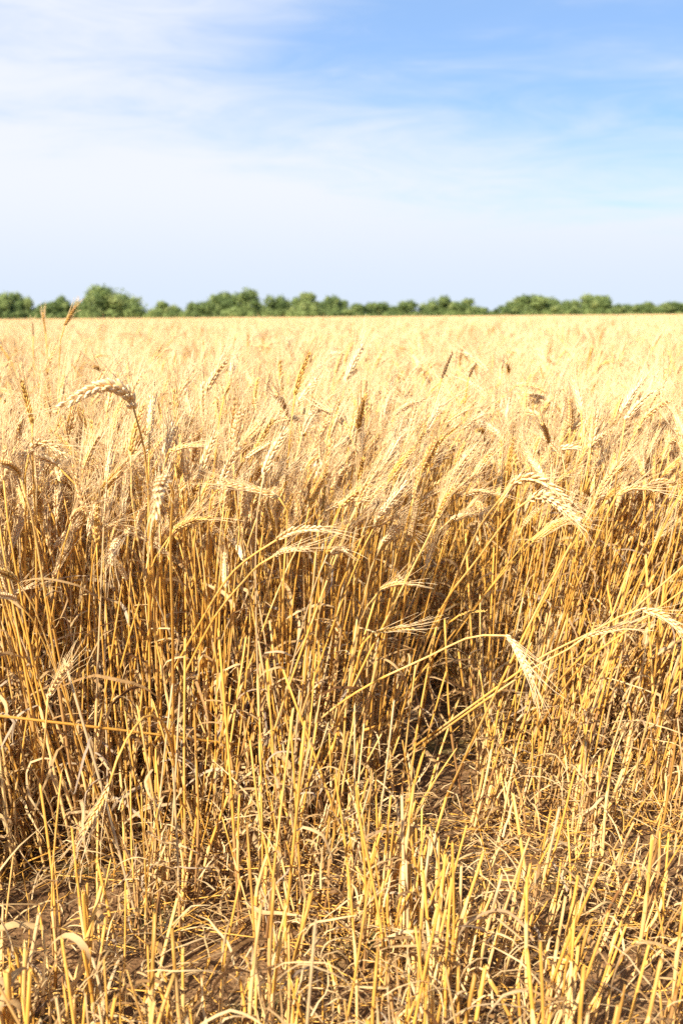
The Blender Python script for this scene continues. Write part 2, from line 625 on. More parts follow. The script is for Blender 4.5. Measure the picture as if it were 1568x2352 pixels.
def stalk_parts(seed, lean, nod, hgt, ear_l, tone, low=False, awn=0.075):
    rg = random.Random(seed)
    P, E = arc(lean, nod, hgt, ear_l, rg)
    st = stem_geo(P, 0.0018, 0.0011, tone, 4 if low else 6, n=7 if low else 12, nodes=(0.4,) if low else (0.16, 0.40, 0.70))
    ear, beard = ear_geo(E, rg, tone + 0.15, 14 if low else rg.choice((15, 17, 19)), rg.uniform(0.85, 1.1), awn, 1 if low else 2, low)
    leaves = []
    D = smooth_curve(P, 60)
    for fr, pr in ((0.2, 0.95), (0.34, 0.9), (0.5, 0.6), (0.72, 0.35)):
        if low and fr < 0.45:
            continue
        if rg.random() < pr:
            a = rg.uniform(0, 6.28)
            p = D[int(fr * 59)]
            leaves.append(leaf_geo(p, (math.cos(a), math.sin(a)), rg, rg.uniform(0.07, 0.18), rg.uniform(0.0022, 0.005), rg.uniform(0.1, 0.75), 6 if low else 9))
    sh = None if low else sheath_geo(P, 0.02, rg.uniform(0.25, 0.5), 0.0018, rg)
    return st, ear, beard, leaves, sh


SHAPES = [  # lean, nod, height of the stem, length of the ear, tone
    (0.02, 0.25, 0.60, 0.080, 0.62, 'upright'), (0.05, 0.50, 0.61, 0.085, 0.55, 'upright'), (0.03, 0.15, 0.63, 0.075, 0.66, 'upright'),
    (0.08, 0.95, 0.64, 0.085, 0.58, 'tilted'), (0.06, 1.25, 0.63, 0.088, 0.66, 'tilted'), (0.04, 0.70, 0.58, 0.078, 0.50, 'tilted'),
    (0.07, 1.75, 0.66, 0.088, 0.60, 'nodding'), (0.05, 2.10, 0.66, 0.085, 0.68, 'nodding'), (0.08, 2.45, 0.69, 0.082, 0.57, 'nodding'),
    (0.00, 0.30, 0.62, 0.060, 0.70, 'upright'), (0.06, 0.60, 0.65, 0.092, 0.60, 'upright'), (0.10, 1.10, 0.60, 0.070, 0.74, 'tilted'),
    (0.05, 1.50, 0.64, 0.078, 0.46, 'nodding'), (0.02, 0.20, 0.58, 0.082, 0.44, 'upright'), (0.12, 0.80, 0.66, 0.074, 0.62, 'tilted'),
    (0.02, 0.35, 0.54, 0.070, 0.52, 'upright'), (0.10, 0.85, 0.55, 0.075, 0.64, 'tilted'), (0.03, 0.45, 0.66, 0.082, 0.30, 'upright'),
]
HIGH = []
for i, (a, b, c, d, e, w) in enumerate(SHAPES):
    HIGH.append(stalk_parts(100 + i, a, b, c, d, e) + (w,))
MATS = [STRAW, EAR, AWN, LEAF, SHEATH]

# library of shapes that the large masses are made of
LIB = bpy.data.collections.new('wheat_library')
lib_n = 0


def lib_add(g, mats, vary):
    global lib_n
    o = bpy.data.objects.new('wheat_shape_%03d' % lib_n, g.mesh('wheat_shape', mats, vary))
    LIB.objects.link(o)
    lib_n += 1
    return lib_n - 1


def joined(st, ear, beard, leaves, sh):
    g = Geo()
    g.add(st, mat=0).add(ear, mat=1).add(beard, mat=2)
    for l in leaves:
        g.add(l, mat=3)
    if sh:
        g.add(sh, mat=4)
    return g


IDX_HIGH = [lib_add(joined(*h[:5]), MATS, 1.0) for h in HIGH]
LOWP = [stalk_parts(300 + i, s[0], s[1], s[2], s[3], s[4], True, 0.07) for i, s in enumerate(SHAPES)]
LOWG = [joined(*p) for p in LOWP]
IDX_LOW = [lib_add(g, MATS, 1.0) for g in LOWG]


def rz(a):
    return np.array(Matrix.Rotation(a, 3, 'Z'))


def patch(seed, size, n, far):
    """A piece of crop: N whole plants on a SIZE square; far ones are only what shows above the canopy."""
    rg = random.Random(seed)
    g = Geo()
    for i in range(n):
        x, y = rg.uniform(-size / 2, size / 2), rg.uniform(-size / 2, size / 2)
        a = rg.gauss(0.2, 1.3)
        if not far:
            k = rg.randrange(17)
            o = LOWG[k]
            q = Geo(); q.add(o)
            d = rg.uniform(-0.12, 0.18)
            q.t = [t + d for t in q.t]
            s = rg.gauss(1.0, 0.06)
            g.add(q, (x, y, 0), rz(a) * s)
        else:
            h = rg.gauss(0.64, 0.045)
            nod = abs(rg.gauss(0.8, 0.7))
            dx = np.array([math.cos(a) * math.sin(nod), math.sin(a) * math.sin(nod), math.cos(nod)])
            top = np.array([x, y, h])
            tn = rg.uniform(0.38, 0.82)
            if rg.random() < 0.06:
                tn = 0.1
            g.tube([(x, y, 0.15), top], 0.0035, 3, tn - 0.1, 0, cap=False)
            sd_ = np.array([-math.sin(a), math.cos(a), 0.1])
            g.grain(top, dx, sd_, 0.10, 0.019, 0.017, tn, 4, 1, True)
            for q in range(7):
                e = unit(dx + np.array([rg.gauss(0, .25), rg.gauss(0, .25), rg.gauss(0, .25)]))
                p = top + dx * rg.uniform(0.03, 0.09)
                g.tube([p, p + e * 0.085], (0.0022, 0.0008), 3, 0.62, 2, cap=False)
    return g


IDX_MID = [lib_add(patch(500 + i, 0.6, 110, False), MATS, 0.0) for i in range(5)]
IDX_FAR = [lib_add(patch(600 + i, 3.0, 1000, True), MATS, 0.0) for i in range(4)]


def scatter_object(name, pts, rots, scls, idxs, **tags):
    """ONE object for a mass nobody could count: points that carry a shape each."""
    me = bpy.data.meshes.new(name)
    me.vertices.add(len(pts))
    me.vertices.foreach_set('co', np.array(pts, np.float32).ravel())
    me.attributes.new('rot', 'FLOAT_VECTOR', 'POINT').data.foreach_set('vector', np.array(rots, np.float32).ravel())
    me.attributes.new('scl', 'FLOAT', 'POINT').data.foreach_set('value', np.array(scls, np.float32))
    me.attributes.new('idx', 'INT', 'POINT').data.foreach_set('value', np.array(idxs, np.int32))
    o = tag(link(name, me), **tags)
    ng = bpy.data.node_groups.new(name, 'GeometryNodeTree')
    ng.interface.new_socket('Geometry', in_out='INPUT', socket_type='NodeSocketGeometry')
    ng.interface.new_socket('Geometry', in_out='OUTPUT', socket_type='NodeSocketGeometry')
    gi, go = ng.nodes.new('NodeGroupInput'), ng.nodes.new('NodeGroupOutput')
    iop = ng.nodes.new('GeometryNodeInstanceOnPoints')
    ci = ng.nodes.new('GeometryNodeCollectionInfo')
    ci.inputs['Collection'].default_value = LIB
    ci.inputs['Separate Children'].default_value = True
    ci.inputs['Reset Children'].default_value = True

    def attr(nm, tp):
        a = ng.nodes.new('GeometryNodeInputNamedAttribute')
        a.data_type = tp
        a.inputs['Name'].default_value = nm
        return next(s for s in a.outputs if s.name == 'Attribute' and s.enabled)
    e2r = ng.nodes.new('FunctionNodeEulerToRotation')
    ln = ng.links.new
    ln(gi.outputs[0], iop.inputs['Points'])
    ln(ci.outputs[0], iop.inputs['Instance'])
    iop.inputs['Pick Instance'].default_value = True
    ln(attr('idx', 'INT'), iop.inputs['Instance Index'])
    ln(attr('rot', 'FLOAT_VECTOR'), e2r.inputs[0])
    ln(e2r.outputs[0], iop.inputs['Rotation'])
    ln(attr('scl', 'FLOAT'), iop.inputs['Scale'])
    ln(iop.outputs[0], go.inputs[0])
    md = o.modifiers.new('scatter', 'NODES')
    md.node_group = ng
    return o


# ------------------------------------------------------------------ where the crop stands
EDGE = [(-6, 1.7), (-1.6, 1.66), (-0.85, 1.66), (-0.6, 1.71), (-0.3, 1.77), (-0.05, 1.88), (0.10, 2.12), (0.28, 2.28),
        (0.5, 2.20), (0.8, 2.20), (1.2, 2.25), (6, 2.6)]


def edge_y(x):
    return float(np.interp(x, [e[0] for e in EDGE], [e[1] for e in EDGE])) + 0.07 * noise.noise(Vector((x * 5, 3.3, 0)))


def in_gap(x, y):
    return ((x - 0.172) / 0.106) ** 2 + ((y - 2.34) / 0.42) ** 2 < 1.0


def tilt(lx, ly, spin, jit=0.0):
    """Rotation that leans a plant by the slopes LX, LY after it was turned about itself."""
    up = Vector((lx, ly, 1)).normalized()
    return (Vector((0, 0, 1)).rotation_difference(up).to_matrix() @ Matrix.Rotation(spin, 3, 'Z'))


def lean_field(x, y):
    f = 0.02 + 0.20 * max(-0.8, min(1.0, (x + 0.1) / 0.6))
    return f


stalks = []
rg = random.Random(5)
ROW = 0.17
x0 = -9
def wide(y):
    return 0.31 * y + 1.1


for _ in range(600000):
    y = 1.2 + 7.3 * rg.random() ** 1.5
    w = wide(y)
    x = rg.uniform(-4, 4)
    if abs(x) > w:
        continue
    r = (x / ROW) % 1.0
    if rg.random() > 0.65 + 0.35 * math.exp(-((r - 0.5) / 0.22) ** 2):
        continue
    ey = edge_y(x)
    if y < ey or in_gap(x, y):
        continue
    if y > ey + 0.55 and rg.random() < 0.30:
        continue
    if y < ey + 0.25 and rg.random() > 0.55 + 0.45 * (y - ey) / 0.25:
        continue
    stalks.append((x, y))
    if len(stalks) > 26000:
        break

# unseen stalks added beside the viewer to shade the bay in front of the stand
for k in range(110):
    stalks.append((rg.uniform(-1.2, -0.84), rg.uniform(0.95, 1.32)))

use = []
for x, y in stalks:
    lx = lean_field(x, y) + rg.gauss(0, 0.12) + (rg.choice((-1, 1, 1)) * rg.uniform(0.15, 0.45) if rg.random() < 0.10 else 0)
    ly = rg.gauss(-0.03, 0.09) - (0.10 if y < edge_y(x) + 0.15 else 0)
    spin = rg.gauss(0.15, 1.2) if rg.random() < 0.78 else rg.uniform(0, 6.28)
    w = rg.choices(range(18), weights=(9, 11, 9, 10, 8, 9, 4, 4, 3, 9, 9, 8, 5, 8, 8, 7, 7, 2))[0]
    if w in (6, 7, 8, 12) and y < edge_y(x) + 0.5 and rg.random() < 0.8:
        w = rg.choice((0, 1, 2, 5, 9, 13, 15))
    sc = min(1.2, max(0.78, rg.gauss(1.0, 0.08)))
    u, v = project((x, y, 0.45))
    use.append((y, x, y, tilt(lx, ly, spin), w, sc, -20 < u < 1588, lx))
use.sort(key=lambda q: q[0])


# ------------------------------------------------------------------ wheat stalks as things
def part_meshes(i, st, ear, beard, leaves, sh):
    return (sh.mesh('sheath', [SHEATH]), st.mesh('stem', [STRAW]), ear.mesh('ear', [EAR]), beard.mesh('beard', [AWN]), [l.mesh('leaf', [LEAF]) for l in leaves])


PARTS = [part_meshes(i, *h[:5]) for i, h in enumerate(HIGH)]


def place_stalk(M, loc, w, sc, label, group):
    sh, st, ear, beard, leaves = PARTS[w]
    r = empty('wheat_stalk', loc)
    r.rotation_euler = M.to_euler()
    r.scale = (sc, sc, sc)
    tag(r, label, 'wheat', group)
    link('stem', st, r)
    link('sheath', sh, r)
    e = link('ear', ear, r)
    link('beard', beard, e)
    for l in leaves:
        link('leaf', l, r)
    return r


def forward(p):
    return p if p[2] == 'g' or p[2] > 2.5 else (p[0], p[1], p[2] * 0.91)


def hero(stem, ear, label, tone=0.6, awn=0.07, size=1.0, r=0.0021, seed=0, leaf=1, etone=None, spread=1.0, n_spk=18):
    """One of the stalks that stand out: its own stem line and its own ear line, both in the place."""
    rg = random.Random(9000 + seed)
    P = [at(*forward(p)) for p in stem]
    size *= 0.82
    E = [at(*forward(p)) for p in ear]
    P = P + [E[0]]
    P = [P[0]] + [p + Vector((rg.gauss(0, .002), rg.gauss(0, .003), rg.gauss(0, .002))) for p in P[1:-1]] + [P[-1]]
    base = np.array(P[0]); base[2] -= 0.01
    P[0] = Vector(base)
    et = tone + 0.08 if etone is None else etone
    st = stem_geo(P, r * 1.1, r * 0.72, tone, 7, n=22)
    eg, bd = ear_geo(E, rg, et, n_spk, size, awn, 2, False, spread)
    root = empty('wheat_stalk', base)
    tag(root, label, 'wheat')
    link('stem', st.mesh('stem', [STRAW], 0.25, True, base), root)
    e = link('ear', eg.mesh('ear', [EAR], 0.25, True, base), root)
    if awn:
        link('beard', bd.mesh('beard', [AWN], 0.25, True, base), e)
    D = smooth_curve(P, 60)
    for k in range(leaf):
        a = rg.uniform(0, 6.28)
        g = leaf_geo(D[int(rg.uniform(0.12, 0.4) * 59)], (math.cos(a), math.sin(a)), rg, rg.uniform(0.1, 0.18), 0.007, rg.uniform(.3, .7))
        link('leaf', g.mesh('leaf', [LEAF], 0.3, True, base), root)
    return root


HEROES = [
    ([(372, 1880, 'g'), (352, 1300, 1.9), (335, 1050, 1.82), (320, 985, 1.78)], [(307, 937, 1.76), (294, 908, 1.74), (265, 890, 1.72), (228, 890, 1.70), (185, 908, 1.68), (145, 934, 1.66)],
     'tall wheat stalk whose pale ear arches over and points level, above the dense ears', dict(tone=.66, etone=.86, size=1.0)),
    ([(885, 1760, 'g'), (1000, 1440, 2.1), (1090, 1230, 1.98), (1150, 1140, 1.88)], [(1174, 1114, 1.86), (1204, 1099, 1.84), (1244, 1106, 1.82), (1285, 1135, 1.80), (1312, 1162, 1.78)],
     'upper of two golden stalks leaning together with nodding ears, side by side', dict(tone=.78, etone=.84)),
    ([(870, 1790, 'g'), (990, 1450, 2.05), (1100, 1270, 1.92), (1185, 1172, 1.82)], [(1216, 1147, 1.80), (1240, 1138, 1.78), (1268, 1150, 1.76), (1300, 1174, 1.74), (1328, 1196, 1.72)],
     'lower of two golden stalks leaning together, its plump ear nodding furthest down', dict(tone=.78, etone=.86)),
    ([(640, 1800, 'g'), (650, 1300, 2.14), (668, 980, 2.1)], [(677, 908, 2.08), (690, 862, 2.07), (710, 810, 2.06)],
     'upright stalk whose slim ear rises clear of the crop with long awns against the trees', dict(tone=.62, etone=.55, awn=.085, spread=1.3)),
    ([(398, 1860, 'g'), (394, 1500, 1.75), (394, 1250, 1.58), (392, 1130, 1.5)], [(385, 1102, 1.46), (374, 1104, 1.42), (363, 1135, 1.38), (355, 1190, 1.36)],
     'stalk bending towards the viewer with a soft focused fat ear hanging straight down', dict(tone=.6, etone=.85, spread=1.9, size=1.0)),
    ([(232, 1890, 'g'), (350, 1640, 2.03), (452, 1440, 1.93), (530, 1322, 1.86), (600, 1262, 1.8)], [(637, 1239, 1.79), (665, 1222, 1.77), (700, 1214, 1.76), (742, 1213, 1.75)],
     'slanting stalk with a pale horizontal ear, just over another pale ear like it', dict(tone=.68, etone=.88)),
    ([(275, 1890, 'g'), (395, 1610, 2.02), (490, 1424, 1.92), (560, 1328, 1.84), (605, 1288, 1.77)], [(632, 1275, 1.76), (655, 1264, 1.74), (705, 1259, 1.72)],
     'slanting stalk with a short pale ear, just beneath the horizontal pale ear', dict(tone=.7, etone=.88, size=.9)),
    ([(740, 1750, 'g'), (775, 1400, 2.0), (800, 1300, 1.96), (818, 1268, 1.95)], [(834, 1229, 1.94), (852, 1190, 1.93), (874, 1149, 1.92)],
     'weathered stalk with a dark grey mouldy ear among golden ones', dict(tone=.22, etone=.08, size=.8, awn=.04)),
    ([(560, 1800, 'g'), (784, 1611, 1.98), (984, 1501, 1.88), (1084, 1466, 1.82), (1130, 1458, 1.785)], [(1160, 1460, 1.775), (1174, 1472, 1.77), (1190, 1496, 1.76), (1206, 1526, 1.75), (1225, 1566, 1.74)],
     'long yellow stalk sloping across the bare soil gap, its ear hanging at the end', dict(tone=.78, etone=.8, size=.95)),
    ([(955, 1700, 'g'), (985, 1560, 2.2), (1003, 1471, 2.12), (1030, 1430, 2.08)], [(1054, 1413, 2.06), (1085, 1405, 2.05), (1118, 1403, 2.04)],
     'thin stalk with a small awnless greyish ear held level above the dark soil gap', dict(tone=.35, etone=.4, awn=0, size=.85)),
    ([(770, 1790, 'g'), (795, 1620, 2.05), (834, 1486, 1.98)], [(854, 1456, 1.96), (895, 1446, 1.95), (949, 1441, 1.94)],
     'low stalk with a dry slender ear lying nearly flat over the cut stems', dict(tone=.5, etone=.62, size=.8)),
    ([(864, 1766, 'g'), (1054, 1646, 2.05), (1224, 1521, 1.95), (1344, 1456, 1.87), (1440, 1408, 1.8)], [(1470, 1400, 1.78), (1509, 1408, 1.76), (1540, 1428, 1.74), (1575, 1462, 1.72)],
     'longest fallen over yellow stalk, its plump ear drooping at the side edge of view', dict(tone=.8, etone=.82)),
    ([(880, 1770, 'g'), (1034, 1666, 2.05), (1210, 1541, 1.93), (1300, 1490, 1.88)], [(1339, 1466, 1.86), (1384, 1448, 1.85), (1432, 1440, 1.84)],
     'fallen over yellow stalk lying close under the longest one, ear pointing level', dict(tone=.78, etone=.74, size=.9)),
    ([(85, 1900, 'g'), (96, 1720, 1.78)], [(110, 1605, 1.74), (135, 1560, 1.73), (165, 1518, 1.72)],
     'short stalk with a pale tilted ear standing low among amber stems', dict(tone=.62, etone=.82, size=.85)),
    ([(430, 1930, 'g'), (390, 1700, 1.75), (345, 1640, 1.68), (290, 1700, 1.6), (262, 1770, 1.57)], [(252, 1800, 1.56), (232, 1845, 1.55), (190, 1915, 1.53)],
     'bent double stalk whose golden ear hangs low with its awns over the stubble', dict(tone=.62, etone=.68, awn=.085, spread=.8)),
    ([(960, 1590, 'g'), (985, 1100, 2.6), (1000, 930, 2.55)], [(1014, 869, 2.54), (1026, 838, 2.53), (1039, 809, 2.52)],
     'stalk with a dark brown narrow ear, taller of two brown ears above the crop', dict(tone=.45, etone=.02, awn=.0, size=.85)),
    ([(1050, 1570, 'g'), (1060, 1100, 2.75), (1068, 930, 2.7)], [(1076, 866, 2.68), (1084, 850, 2.67), (1093, 834, 2.66)],
     'stalk with a stubby brown ear, shorter of two brown ears above the crop', dict(tone=.4, etone=.05, awn=.0, size=1.2, n_spk=12)),
    ([(120, 1450, 'g'), (130, 1000, 3.1), (140, 790, 3.05)], [(149, 748, 3.04), (161, 726, 3.03), (174, 703, 3.02)],
     'very tall out of focus stalk with a reddish ear crossing the tree line', dict(tone=.3, etone=.22, awn=.05, size=1.1)),
    ([(85, 1400, 'g'), (80, 900, 3.4), (77, 800, 3.4)], [(77, 772, 3.4), (76, 757, 3.4), (75, 742, 3.4)],
     'blurred tall stalk with a small dark ear touching the tree line', dict(tone=.3, etone=.12, awn=.04, size=1.2, n_spk=12)),
    ([(110, 1400, 'g'), (108, 900, 3.5), (106, 800, 3.5)], [(105, 765, 3.5), (102, 742, 3.5), (99, 718, 3.5)],
     'blurred tall stalk with a thin tan ear beside the reddish one', dict(tone=.35, etone=.35, awn=.05, size=.9)),
    ([(85, 1900, 'g'), (82, 1300, 1.9), (78, 1020, 1.86)], [(75, 974, 1.85), (64, 925, 1.84), (50, 875, 1.83)],
     'stalk with a big amber upright ear leaning aside, a spray of awns over it', dict(tone=.5, etone=.48, awn=.09, size=1.05)),
    ([(470, 1860, 'g'), (500, 1350, 1.95), (535, 1120, 1.9)], [(562, 1053, 1.87), (590, 1034, 1.86), (625, 1012, 1.85)],
     'stalk with a bright cream ear slanting upward in the middle of the front ears', dict(tone=.66, etone=.95)),
    ([(370, 1860, 'g'), (366, 1200, 1.98), (374, 1075, 1.96)], [(388, 1036, 1.95), (420, 1026, 1.94), (470, 1021, 1.93)],
     'stalk with a level braided ear, its husks in clear alternating rows', dict(tone=.55, etone=.66)),
    ([(50, 1890, 'g'), (56, 1200, 1.9), (60, 1090, 1.87)], [(66, 1044, 1.86), (80, 1023, 1.85), (95, 1018, 1.84), (125, 1029, 1.83), (156, 1050, 1.82)],
     'stalk with a hooked over ear whose end fades to white', dict(tone=.6, etone=.82)),
    ([(650, 1800, 'g'), (648, 1400, 1.95), (660, 1200, 1.92), (655, 1155, 1.9)], [(640, 1143, 1.89), (600, 1129, 1.88), (555, 1118, 1.87), (512, 1108, 1.86)],
     'stalk with a long level ear pointing back across upright stems', dict(tone=.6, etone=.74)),
    ([(440, 1850, 'g'), (478, 1210, 1.9)], [(500, 1124, 1.88), (522, 1075, 1.87), (552, 1022, 1.86)],
     'stalk with a large cream bearded ear standing near upright beside the level ear', dict(tone=.68, etone=.86)),
    ([(880, 1790, 'g'), (935, 1300, 2.0), (985, 1070, 1.96)], [(1004, 1024, 1.95), (1026, 1000, 1.94), (1058, 976, 1.93)],
     'stalk with a brown gold ear slanting up over pale awns', dict(tone=.7, etone=.45)),
    ([(860, 1810, 'g'), (900, 1340, 2.0), (936, 1200, 1.95)], [(949, 1149, 1.94), (955, 1115, 1.93), (962, 1070, 1.92)],
     'stalk with an erect straw yellow ear above three close parallel stems', dict(tone=.74, etone=.78)),
    ([(1380, 1640, 'g'), (1412, 1150, 2.25), (1424, 1030, 2.2)], [(1434, 964, 2.2), (1462, 930, 2.2), (1502, 896, 2.2)],
     'stalk with a bright ear slanting up out of the hazy far ears', dict(tone=.68, etone=.85)),
    ([(1220, 1660, 'g'), (1300, 1420, 2.1), (1385, 1190, 1.98)], [(1414, 1139, 1.95), (1449, 1122, 1.94), (1505, 1124, 1.92)],
     'curved stalk with a horizontal ear and awns swept sideways over leaning stems', dict(tone=.62, etone=.7)),
    ([(465, 1850, 'g'), (485, 1200, 2.05), (500, 980, 2.02)], [(514, 915, 2.0), (522, 896, 2.0), (531, 872, 2.0)],
     'stalk with a short fat brownish ear fanning awns both ways', dict(tone=.66, etone=.42, size=1.5, spread=2.0, n_spk=14)),
    ([(250, 1640, 'g'), (262, 1100, 2.4)], [(268, 1000, 2.36), (278, 970, 2.35), (292, 945, 2.34)],
     'stalk with a brown upturned ear in the second rank under the arched ear', dict(tone=.5, etone=.2, awn=.05)),
    ([(1165, 1700, 'g'), (1290, 1550, 2.15), (1430, 1420, 2.05), (1560, 1305, 1.97)], [(1590, 1280, 1.95), (1620, 1262, 1.94), (1650, 1255, 1.93)],
     'upper of the straight yellow stalks slanting out past the edge, over the drooping ear', dict(tone=.8, etone=.7)),
    ([(1190, 1740, 'g'), (1320, 1545, 2.1), (1450, 1435, 2.0), (1568, 1345, 1.93)], [(1600, 1322, 1.92), (1625, 1310, 1.91), (1655, 1305, 1.9)],
     'lower of the straight yellow stalks slanting out past the edge, over the drooping ear', dict(tone=.74, etone=.7)),
    ([(560, 1890, 'g'), (640, 1640, 1.95), (720, 1420, 1.9), (800, 1215, 1.86)], [(818, 1165, 1.85), (838, 1120, 1.84), (862, 1080, 1.83)],
     'straight leaning stalk rising between the pale level ears and the mouldy ear', dict(tone=.76, etone=.7)),
    ([(690, 1840, 'g'), (800, 1600, 2.02), (905, 1390, 1.96), (985, 1230, 1.92)], [(1003, 1190, 1.91), (1020, 1150, 1.9), (1045, 1115, 1.89)],
     'straight leaning stalk rising in front of the soil gap, ear pointing up its line', dict(tone=.78, etone=.66)),
    ([(100, 1900, 'g'), (70, 1640, 1.86), (30, 1400, 1.82), (2, 1240, 1.8)], [(-4, 1190, 1.8), (-8, 1150, 1.8), (-10, 1110, 1.8)],
     'stalk tilting outward at the cut off edge of the amber stand', dict(tone=.7, etone=.6)),
    ([(1010, 1850, 'g'), (1130, 1600, 1.92), (1250, 1370, 1.88), (1345, 1190, 1.84)], [(1366, 1150, 1.83), (1385, 1110, 1.82), (1412, 1075, 1.81)],
     'long straight golden stalk slanting up past the plump nodding pair', dict(tone=.76, etone=.72)),
    ([(780, 1650, 'g'), (800, 1150, 2.35)], [(808, 1190, 2.30), (812, 1160, 2.3), (817, 1120, 2.3)],
     'stalk with a narrow cream ear upright between dark ear and tall stems', dict(tone=.66, etone=.86, size=.8)),
]
for i, (st_, er_, lab, kw) in enumerate(HEROES):
    hero(st_, er_, lab, seed=i, **kw)

n_ind = 300 - len(HEROES)
field_pts, field_rot, field_scl, field_idx = [], [], [], []
count = 0
POSE = {'upright': 'an upright bearded ear', 'tilted': 'a slanting bearded ear', 'nodding': 'a nodding bearded ear'}
for q in use:
    _, x, y, M, w, sc, seen, lx = q
    if seen and count < n_ind:
        count += 1
        side = ('beside the bare soil gap' if 0.0 < x < 0.36 else ('in the dense amber stand' if x <= 0 else 'beyond the fallen yellow stalks'))
        lean = 'leaning' if abs(lx) > 0.13 else 'straight'
        col = 'dull brown' if w == 17 else 'golden'
        lab = f'{col} {lean} wheat stalk with {POSE[HIGH[w][5]]} {side}'
        place_stalk(M, (x, y, -0.01), w, sc, lab, lab + ' (front rank)')
    else:
        field_pts.append((x, y, -0.01))
        field_rot.append(tuple(M.to_euler()))
        field_scl.append(sc)
        field_idx.append(IDX_HIGH[w] if y < 4.6 else IDX_LOW[w])

# the crop beyond, out to the tree belt
y = 8.5
while y < 60:
    w = 0.31 * y + 3.5
    for x in np.arange(-w, w, 0.55):
        field_pts.append((x + rg.uniform(-.12, .12), y + rg.uniform(-.12, .12), rg.uniform(-.03, .03)))
        field_rot.append((0, 0, rg.choice((0, 0, 0.4, -0.4, 3.14))))
        field_scl.append(rg.uniform(0.96, 1.06))
        field_idx.append(rg.choice(IDX_MID))
    y += 0.55 if y < 20 else 0.62
while y < 262:
    w = 0.31 * y + 12
    for x in np.arange(-w, w, 2.9):
        field_pts.append((x, y, rg.uniform(-.03, .03)))
        field_rot.append((0, 0, rg.choice((0, 3.14, 0.3, -0.3))))
        field_scl.append(rg.uniform(1.0, 1.1))
        field_idx.append(rg.choice(IDX_FAR))
    y += 2.9
scatter_object('wheat_crop', field_pts, field_rot, field_scl, field_idx, label='dense ripe wheat reaching back from the cut edge to the trees', cat='wheat', kind='stuff')


# ------------------------------------------------------------------ cut stubble
def stub_geo(seed, hgt, tone, r):
    rg = random.Random(seed)
    w = rg.uniform(-0.12, 0.12)
    P = [(0, 0, -0.012), (w * hgt * 0.12, 0.01 * rg.uniform(-1, 1), hgt * 0.5), (w * hgt * 0.5, 0.012 * rg.uniform(-1, 1), hgt)]
    st = stem_geo(P, r * 1.05, r * 0.95, tone, 7, True, (rg.uniform(0.35, 0.6),), 6)
    lv = []
    for k in range(rg.choice((0, 1, 1, 2))):
        a = rg.uniform(0, 6.28)
        lv.append(leaf_geo((0, 0, hgt * rg.uniform(0.15, 0.75)), (math.cos(a), math.sin(a)), rg, rg.uniform(0.05, 0.14), rg.uniform(0.0016, 0.0036), rg.uniform(0.1, 0.8), 9))
    sh = sheath_geo(P, 0.0, rg.uniform(0.35, 0.85), r, rg) if rg.random() < 0.7 else None
    return st, lv, sh


STUBS = []
for i in range(22):
    hgt = (0.09, 0.11, 0.13, 0.14, 0.15, 0.17, 0.12, 0.16, 0.20, 0.10, 0.13, 0.15, 0.18, 0.22, 0.24, 0.26, 0.28, 0.31, 0.34, 0.38, 0.42, 0.30)[i]
    st, lv, sh = stub_geo(700 + i, hgt, random.Random(i).uniform(0.2, 0.75), random.Random(i + 50).uniform(0.0013, 0.0023) * (0.85 if hgt > 0.2 else 1))
    g = Geo(); g.add(st, mat=0)
    for l in lv:
        g.add(l, mat=3)
    if sh:
        g.add(sh, mat=4)
    STUBS.append((hgt, st.mesh('stem', [STRAW]), [l.mesh('leaf', [LEAF]) for l in lv], lib_add(g, MATS, 1.0), sh.mesh('sheath', [SHEATH]) if sh else None))


def place_stub(i, loc, M, sc, label, group):
    hgt, st, lv, _, sh = STUBS[i]
    r = empty('wheat_stub', loc)
    r.rotation_euler = M.to_euler()
    r.scale = (sc, sc, sc)
    tag(r, label, 'stubble', group)
    link('stem', st, r)
    if sh:
        link('sheath', sh, r)
    for l in lv:
        link('leaf', l, r)


